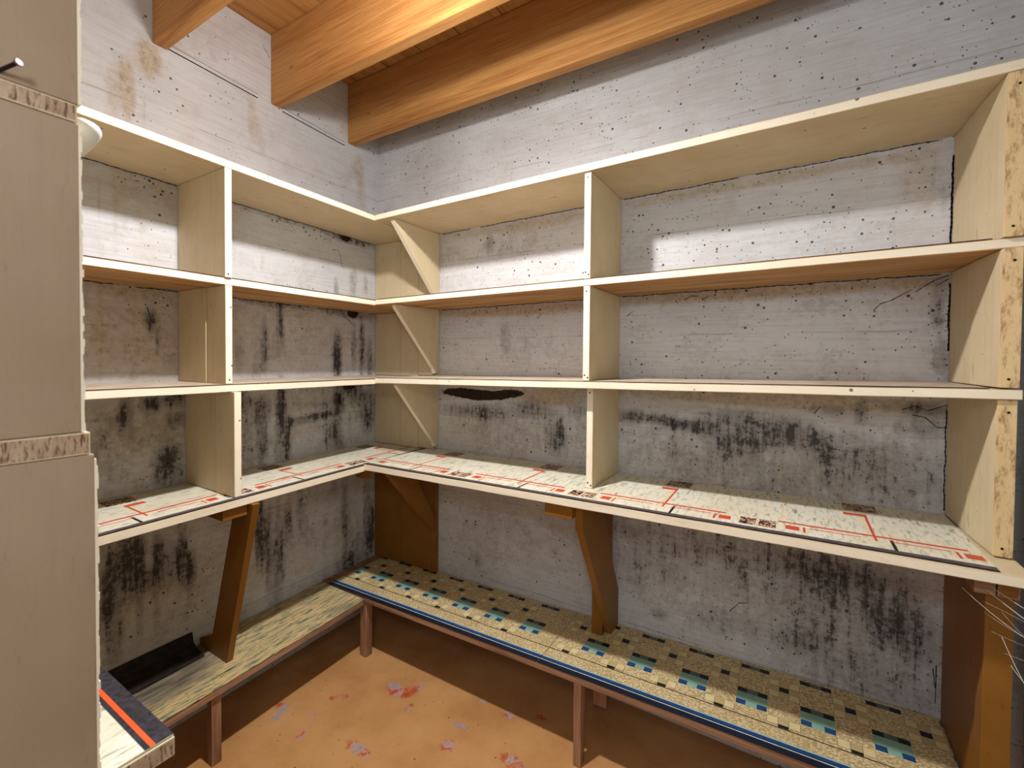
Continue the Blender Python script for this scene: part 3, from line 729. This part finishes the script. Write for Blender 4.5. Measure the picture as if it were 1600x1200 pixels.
lo, hi = lspan(3, .68)
lboard('divider', .002, .160, .669, .685, lo + .003, hi, 'cream_z', V_)
lboard('divider', .1645, .250, .670, .687, lo + .003, hi, 'cream_z', V_, 'edge_z')
for i in (1, 2, 3):     # boards closing the corner behind the gussets
    lo, hi = zl(i + 1, 0) + G + (.003 if i > 1 else 0), zl(i, 0) - TH[i] - G
    hi = min(hi, zr(i, 0) - TH[i] - G)
    rboard('corner_board', .003, .1385, -.0165, -.0025, lo, hi, 'cream_z', V_)
    rboard('corner_board', .1400, .229, -.0165, -.0025, lo, hi, 'cream_z', V_)
    rboard('corner_board', .2305, .2995, -.0165, -.0025, zr(i + 1, .3) + G + .003, zl(i, 0) - TH[i] - G, 'cream_z', V_)
rboard('lower_corner_board', .004, .145, -.0185, -.0025, t5(.0) , zl(4, 0) - TH[4] - G, 'brown_z', V_)
rboard('lower_corner_board', .1462, .318, -.0185, -.0025, t5(.31), zl(4, 0) - TH[4] - G, 'brown_z', V_)
bl = zl(4, .66) - TH[4] - G
m = MB()
tl5 = zl(5, .65) + .0045
poly = [(.195, bl), (.300 - .024, bl), (.158, tl5 + .03), (.150, tl5), (.012, tl5), (.012, tl5 + .02), (.078, tl5 + .05)]
m.prism([LT(a, .640, b) for a, b in poly], [LT(a, .6565, b) for a, b in poly], 'brown_z')
m.build('brace', V_, bevel=.0014)
m = MB()
m.box(.120, .252, .6575, .715, bl - .028, bl, 'brown_y', T=LT)
m.build('cleat', V_, bevel=.003)
m = MB()
m.box(.205, .255, .262, .285, bl - .026, zl(4, .27) - TH[4] - G, 'brown_x', T=LT)
m.build('cleat', V_, bevel=.002)

# --- unit beside the photographer
N = thing('shelving_unit', 'cream painted shelving in the left foreground, seen only by its pale end panel', 'shelves', (.6, -1.26, -.9))
NX = .930
NZ = {1: (.466, .016), 2: (.1905, .0135), 3: (-.0615, .0175), 4: (-.3455, .0171)}
for i, (zt, th) in NZ.items():
    m = MB(); y1 = {1: -1.137, 2: -1.1372, 3: -1.1315, 4: -1.0757}[i]
    x0 = DL[i] + K * 1.39 + .001
    P = [(x0, -1.392), (NX + .0004, -1.392), (NX + .0004, y1), (x0 + (0 if i < 4 else -.011), y1)]
    m.hexa([(a, b, zt - th) for a, b in P] + [(a, b, zt) for a, b in P], 'cream_x', {2: 'edge_x', 3: 'sawn_end', 4: 'edge_x'})
    m.build('shelf', N, bevel=.0014)
for lo, hi, e in ((.1905, .45, -1.1365), (-.0615, .177, -1.1365), (-.3455 + .003, -.079, -1.1290), (FZ + .001, -.3626, -1.126)):
    m = MB()
    m.box(NX - .017, NX, -1.392, e, lo + .0005, hi - .0005, 'grey_panel')
    ob_ = m.build('end_board', N, bevel=.0014)
    m = MB()
    rn = random.Random(int(lo * 1000) + 5)
    z_ = lo + .001
    pts = []
    while z_ < hi - .001:
        pts.append((z_, e + .0008 + rn.random() * .0014)); z_ += .006
    for (za, ya), (zb_, yb_) in zip(pts[:-1], pts[1:]):
        m.box(NX - .016, NX + .0003, e - .0004, ya, za, zb_ + .0001, 'edge_z')
    o_w = m.build('worn_edge', ob_)
    o_w.location = o_w.location - N.location
m = MB()
m.tube([(.9275, -1.1795, .1935), (.945, -1.1715, .1992)], .0016, 'nail_shank', 10)
m.lathe((.9448, -1.1716, .1991), (.0175, .008, .0057), [(0, .0030), (.0012, .0031), (.0016, .0026)], 'nail', 16)
tag(m.build('nail', smooth=False), 'bent steel nail sticking out of the pale foreground panel near the top left', 'nail')
m = MB()
ax = Vector((.55, .1, .9)).normalized()
prof = [(-.026, .002), (-.022, .0050), (-.014, .0082), (-.006, .0108), (0, .0125), (.004, .0130), (.008, .0120), (.0115, .0092), (.0132, .0050), (.0136, .0015)]
m.lathe((.8815, -1.120, .1885), tuple(ax), prof, 'white_plastic', 36)
tag(m.build('plastic_knob', smooth=True), 'white rounded plastic knob peeking out behind the edge of the foreground panel', 'knob')

# ------------------------------------------------------------------ low benches
B = thing('low_bench', 'low wooden bench against the back wall under the blue and cream linoleum', 'bench', (.95, -.12, FZ))
m = MB()
x0, x1 = .0015, 1.682
D = DR[5]
P = [(x0, -D, zr(5, x0) - TH[5]), (x1, -D, zr(5, x1) - TH[5]), (x1, -.001, zr(5, x1) - TH[5]), (x0 , -.001, zr(5, x0) - TH[5])]
m.hexa(P + [(a, b, c + TH[5]) for a, b, c in P], 'rough_x')
m.build('plank', B, bevel=.0016, wobble=.0009)
u5 = lambda x: zr(5, x) - TH[5] - G
for (a, b, c, d) in ((.205, .232, -.258, -.231), (.967, .986, -.262, -.236), (1.60, 1.63, -.255, -.225)):
    rboard('leg', a, b, c, d, FZ + .0005, u5(a), 'rough_z', B, bevel=.002)
rboard('cleat', .965, 1.000, -.125, -.095, -.925, u5(.965), 'rough_z', B)
C = thing('low_bench', 'low wooden bench against the left wall under the streaky green and ochre linoleum', 'bench', LT(.11, .8, FZ))
m = MB()
P = []
for (d_, s_) in ((.001, SN), (DL[5], SN), (DL[5], .2642), (.001, .2642)):
    P.append(LT(d_, s_, zl(5, s_) - TH[5]))
m.hexa(P + [(a, b, c + TH[5]) for a, b, c in P], 'rough_y')
m.build('plank', C, bevel=.0016, wobble=.002)
lboard('leg', .190, .212, .700, .722, FZ + .0005, zl(5, .722) - TH[5] - G, 'rough_z', C)
lboard('leg', .190, .212, 1.25, 1.28, FZ + .0005, zl(5, 1.28) - TH[5] - G, 'rough_z', C)

# ------------------------------------------------------------------ linoleum
def sheet(name, T, D, u0, u1, thick, mat, els, label, edge=None, grid=0):
    """u along the shelf, v inwards from the front edge; els: (u0,u1,v0,v1,layer,material)"""
    m = MB()
    def q4(a0, a1, b0, b1, h0, h1, mt, sides=None):
        P = [(a0, b0), (a1, b0), (a1, b1), (a0, b1)]
        m.hexa([T(a, b, h0) for a, b in P] + [T(a, b, h1) for a, b in P], mt, sides)
    q4(u0, u1, 0, D, .0003, thick, mat, {2: edge or 'lino_black', 4: mat})
    for a0, a1, b0, b1, ly, mt in els:
        a0, a1 = max(a0, u0), min(a1, u1)
        if a1 - a0 < .001: continue
        q4(a0, a1, max(b0, .0), min(b1, D), thick, thick + .00012 * ly, mt)
    return tag(m.build(name), label, 'linoleum')

def red_cells(cs, u0, u1, D):
    E = []
    for c in cs:
        for k_ in (-.017, .017):
            E.append((c + k_ - .0165, c + k_ + .0165, .024, .072, 2, 'lino_cream'))
            E.append((c + k_ - .0145, c + k_ + .0145, .027, .069, 3, 'figured'))
        E.append((c + .036, c + .310, .072, .079, 3, 'lino_red'))
        E.append((c + .334 - .37, c - .036, .072, .077, 3, 'lino_red'))
        for sg, o in ((1, 0), (-1, .37)):
            E.append((min(c + o + sg * .048, c + o + sg * .070), max(c + o + sg * .048, c + o + sg * .070), .036, .058, 3, 'lino_red'))
            E.append((min(c + o + sg * .076, c + o + sg * .080), max(c + o + sg * .076, c + o + sg * .080), .030, .060, 3, 'lino_red'))
            E.append((min(c + o + sg * .080, c + o + sg * .086), max(c + o + sg * .080, c + o + sg * .086), .032, .057, 3, 'lino_cream'))
            E.append((min(c + o + sg * .086, c + o + sg * .165), max(c + o + sg * .086, c + o + sg * .165), .0565, .0590, 3, 'lino_red'))
        E.append((c + .184, c + .188, .050, D - .09, 2, 'lino_red'))
        E.append((c + .176, c + .183, .050, D - .10, 2, 'lino_cream'))
        E.append((c + .206, c + .211, .016, .066, 2, 'lino_black'))
        E.append((c + .150, c + .189, D - .106, D - .090, 3, 'lino_red'))
        E.append((c + .150, c + .214, D - .074, D - .012, 2, 'lino_cream'))
        E.append((c + .153, c + .211, D - .071, D - .015, 3, 'figured'))
        E.append((c + .040, c + .043, .075, D, 1, 'lino_cream'))
        E.append((c + .050, c + .053, .075, D, 1, 'lino_cream'))
    E.append((u0, u1, .001, .014, 3, 'lino_border'))
    E.append((u0, u1, .014, .0152, 2, 'lino_black'))
    E.append((u0, u1, 0, .001, 3, 'lino_black'))
    return E
DD = DR[4] - .003
T4r = lambda u, v, h: (u, -(DD - v), zr(4, u) + .0006 + h)
sheet('linoleum_sheet', T4r, DD - .004, DL[4] + .0075, 1.677, .0016, 'feather', red_cells((.24, .61, .98, 1.35), DL[4], 1.68, DD),
      "cream linoleum with red lines and black squares on the back wall's lowest white shelf")
DDl = DL[4] - .003
T4l = lambda u, v, h: LT(DDl - v, u, zl(4, u) + .0006 + h)
sheet('linoleum_sheet', T4l, DDl - .004, .003, SN - .003, .0016, 'feather', red_cells((-.08, .29, .66, 1.03), .003, SN, DDl),
      "cream linoleum with red lines on the left wall's lowest white shelf")
# foreground shelf
T4n = lambda u, v, h: (u, -1.0762 - v, NZ[4][0] + .0006 + h)
sheet('linoleum_sheet', T4n, .31, .318, NX - .001, .0016, 'feather',
      [(.3, .95, 0, .0135, 2, 'speck_black'), (.3, .95, .0135, .0175, 3, 'orange_line'), (.3, .95, .0175, .0215, 2, 'speck_black')],
      "white linoleum with black border and orange stripe on the foreground shelf")
# mosaic pattern
def mosaic(x0s, u0, u1, D):
    E = [(u0, u1, 0, .0145, 2, 'navy'), (u0, u1, .0145, .0165, 3, 'line_white'), (u0, u1, .0165, .0195, 2, 'navy'), (u0, u1, .0195, .0285, 3, 'blue'),
         (u0, u1, .0285, .0300, 3, 'line_white'), (u0, u1, .0300, .0325, 2, 'aqua'), (u0, u1, .0660, .0682, 3, 'lino_black')]
    P_ = .1222
    for c in x0s:
        E.append((c - .030, c + .030, .101, .158, 2, 'aqua'))
        for k_ in (-.0205, .0205):
            E.append((c + k_ - .0095, c + k_ + .0095, .101, .116, 3, 'blue'))
            E.append((c + k_ - .0095, c + k_ + .0095, .143, .158, 3, 'navy'))
            E.append((c + k_ - .0095, c + k_ + .0095, .236, .250, 3, 'navy'))
        E.append((c - .011, c + .011, .143, .158, 3, 'tile_grey'))
        E.append((c - .011, c + .011, .236, .250, 3, 'tile_grey'))
        h = c - P_ / 2
        E.append((h - .0095, h + .0095, .0690, .0775, 3, 'lino_black'))
        E.append((h - .0095, h + .0095, .0775, .096, 2, 'tile_tan'))
        for k_ in (-.0200, .0200):
            E.append((h + k_ - .0105, h + k_ + .0105, .0745, .0965, 2, 'tile_grey'))
            E.append((h + k_ - .0097, h + k_ + .0097, .0753, .0957, 3, 'tile_light'))
            for vv in (.174, .214):
                E.append((h + k_ - .0105, h + k_ + .0105, vv - .0105, vv + .0105, 2, 'tile_grey'))
                E.append((h + k_ - .0097, h + k_ + .0097, vv - .0097, vv + .0097, 3, 'tile_light'))
            E.append((h + k_ - .0095, h + k_ + .0095, .1855, .2025, 3, 'tile_tan'))
            E.append((h + k_ / .020 * .0305 - .0004, h + k_ / .020 * .0305 + .0004, .098, .236, 2, 'tile_grey'))
        E.append((h - .0095, h + .0095, .1860, .2020, 3, 'navy'))
        E.append((h - .0095, h + .0095, .1645, .1835, 3, 'tile_tan'))
        E.append((h - .0095, h + .0095, .2045, .2235, 3, 'tile_tan'))
    return E
D5 = DR[5] + .0012
T5 = lambda u, v, h: (u, -(D5 - v), zr(5, u) + .0008 + h)
sheet('linoleum_sheet', T5, D5 - .003, .868, 1.678, .0016, 'pebble', mosaic([.973 + .1222 * i for i in range(7)], .868, 1.678, D5),
      'blue and cream mosaic linoleum piece on the back bench, right of the seam', 'navy')
sheet('linoleum_sheet', T5, D5 - .003, .048, .8665, .0016, 'pebble', mosaic([.783 - .1222 * i for i in range(7)], .048, .8665, D5),
      'blue and cream mosaic linoleum piece on the back bench, between the seam and the corner', 'navy')

def fibre_sheet(s0, s1, label, lift, dust):
    nu, nv = 60, 24
    me = bpy.data.meshes.new('linoleum_sheet')
    D = DL[5] + .001
    verts, val = [], []
    for h_ in (0, 1):
        for j in range(nv + 1):
            for i in range(nu + 1):
                s = s0 + (s1 - s0) * i / nu; d = .004 + (D - .004) * j / nv
                edge = (.0018 * noise.noise(Vector((s * 22, 3, 0)))) if j == nv else 0
                curl = lift * max(0, 1 - (s - s0) / .025) ** 2
                z = zl(5, s) + .0018 + .0016 * h_ + curl + .0012 * abs(noise.noise(Vector((s * 14, d * 14, 2))))
                verts.append(tuple(W(*LT(d + edge, s, z))))
                a = 0
                for (cs, cd, rs, rd, st) in dust:
                    a = max(a, st * max(0, min(1, 1.5 - math.hypot((s - cs) / rs, (d - cd) / rd))))
                val.append(a)
    n = (nu + 1) * (nv + 1); f = []
    for j in range(nv):
        for i in range(nu):
            a = j * (nu + 1) + i
            f.append((a, a + 1, a + nu + 2, a + nu + 1)); f.append((n + a + nu + 1, n + a + nu + 2, n + a + 1, n + a))
    ring = [i for i in range(nu + 1)] + [(j + 1) * (nu + 1) - 1 for j in range(1, nv + 1)] + [nv * (nu + 1) + i for i in range(nu - 1, -1, -1)] + [j * (nu + 1) for j in range(nv - 1, 0, -1)]
    for a, b in zip(ring, ring[1:] + ring[:1]):
        f.append((b, a, a + n, b + n))
    me.from_pydata(verts, [], f)
    at = me.attributes.new('dust', 'FLOAT', 'POINT'); at.data.foreach_set('value', val)
    me.materials.append(MAT['fibre'])
    o = bpy.data.objects.new('linoleum_sheet', me); col.objects.link(o)
    return tag(o, label, 'linoleum')
fibre_sheet(.2645, .571, "streaky green and ochre linoleum on the left bench, piece nearer the corner", 0, [(.33, .2, .05, .03, .4)])
fibre_sheet(.574, SN - .002, "streaky green and ochre linoleum on the left bench, dusty piece nearer the camera", .003,
            [(.78, .085, .13, .07, 1), (.70, .03, .1, .05, 1), (.95, .1, .1, .09, .6), (.85, .15, .05, .02, .5)])

# thin liners on the middle shelves
for i in (2, 3):
    D = DR[i] - .003
    m = MB()
    m.hexa([(a, b, zr(i, a) + c) for c in (.0008, .0022) for a, b in ((DL[i] + .012, -D), (1.678, -D), (1.678, -.026), (DL[i] + .012, -.026))], 'liner', {2: 'black_edge'})
    tag(m.build('shelf_liner'), ("dark-edged shelf liner, back wall, second shelf from the top", "dark-edged shelf liner, back wall, third shelf from the top")[i - 2], 'liner')
    D = DL[i] - .003
    m = MB()
    m.hexa([LT(b, a, zl(i, a) + c) for c in (.0008, .0022) for a, b in ((.02, .004), (.02, D), (SN - .004, D), (SN - .004, .004))], 'liner', {3: 'liner', 4: 'liner', 2: 'liner'})
    m.hexa([LT(b, a, zl(i, a) + c) for c in (.0007, .0023) for a, b in ((.02, D + .0001), (.02, D + .0012), (SN - .004, D + .0012), (SN - .004, D + .0001))], 'black_edge')
    tag(m.build('shelf_liner'), ("dark-edged shelf liner, left wall, second shelf from the top", "dark-edged shelf liner, left wall, third shelf from the top")[i - 2], 'liner')

# black offcut curling up against the left wall on the bench
m = MB()
zz = zl(5, .8) + .008
poly = [(.072, 0), (.062, .002), (.035, .004), (.012, .014), (.004, .040), (.0015, .040), (.007, .012), (.032, .0015), (.062, -.0006)]
m.prism([LT(d + .0012, .672, zz + h) for d, h in poly], [LT(d + .0012, 1.06, zz + h + .001) for d, h in poly], 'burnt')
tag(m.build('linoleum_offcut'), 'black stained linoleum offcut lying against the left wall beside the brown brace', 'offcut')

# cobweb at the right end
rnd = random.Random(7)
m = MB()
def strand(a, b, sag, r, n=8):
    P = []
    for i in range(n + 1):
        t_ = i / n
        P.append((a[0] + (b[0] - a[0]) * t_, a[1] + (b[1] - a[1]) * t_, a[2] + (b[2] - a[2]) * t_ - sag * 4 * t_ * (1 - t_)))
    m.tube(P, r, 'cobweb', 4)
strand((1.655, -.225, -.352), (1.7335, -.40, -.385), .004, .0007)
strand((1.662, -.232, -.351), (1.7335, -.36, -.372), .002, .0006)
strand((1.69, -.268, -.43), (1.7335, -.34, -.53), .012, .0006)
strand((1.70, -.27, -.47), (1.7335, -.33, -.50), .006, .0005)
strand((1.64, -.28, -.36), (1.7335, -.42, -.39), .012, .0004)
for i in range(5):
    strand((1.66 + rnd.random() * .05, -.27 - rnd.random() * .03, -.37 - rnd.random() * .08), (1.7335, -.34 - rnd.random() * .08, -.38 - rnd.random() * .06), rnd.uniform(-.004, .01), .0002)
o = tag(m.build('cobweb'), 'dusty white cobweb strands strung from the bottom shelf to the right wall', 'cobweb')
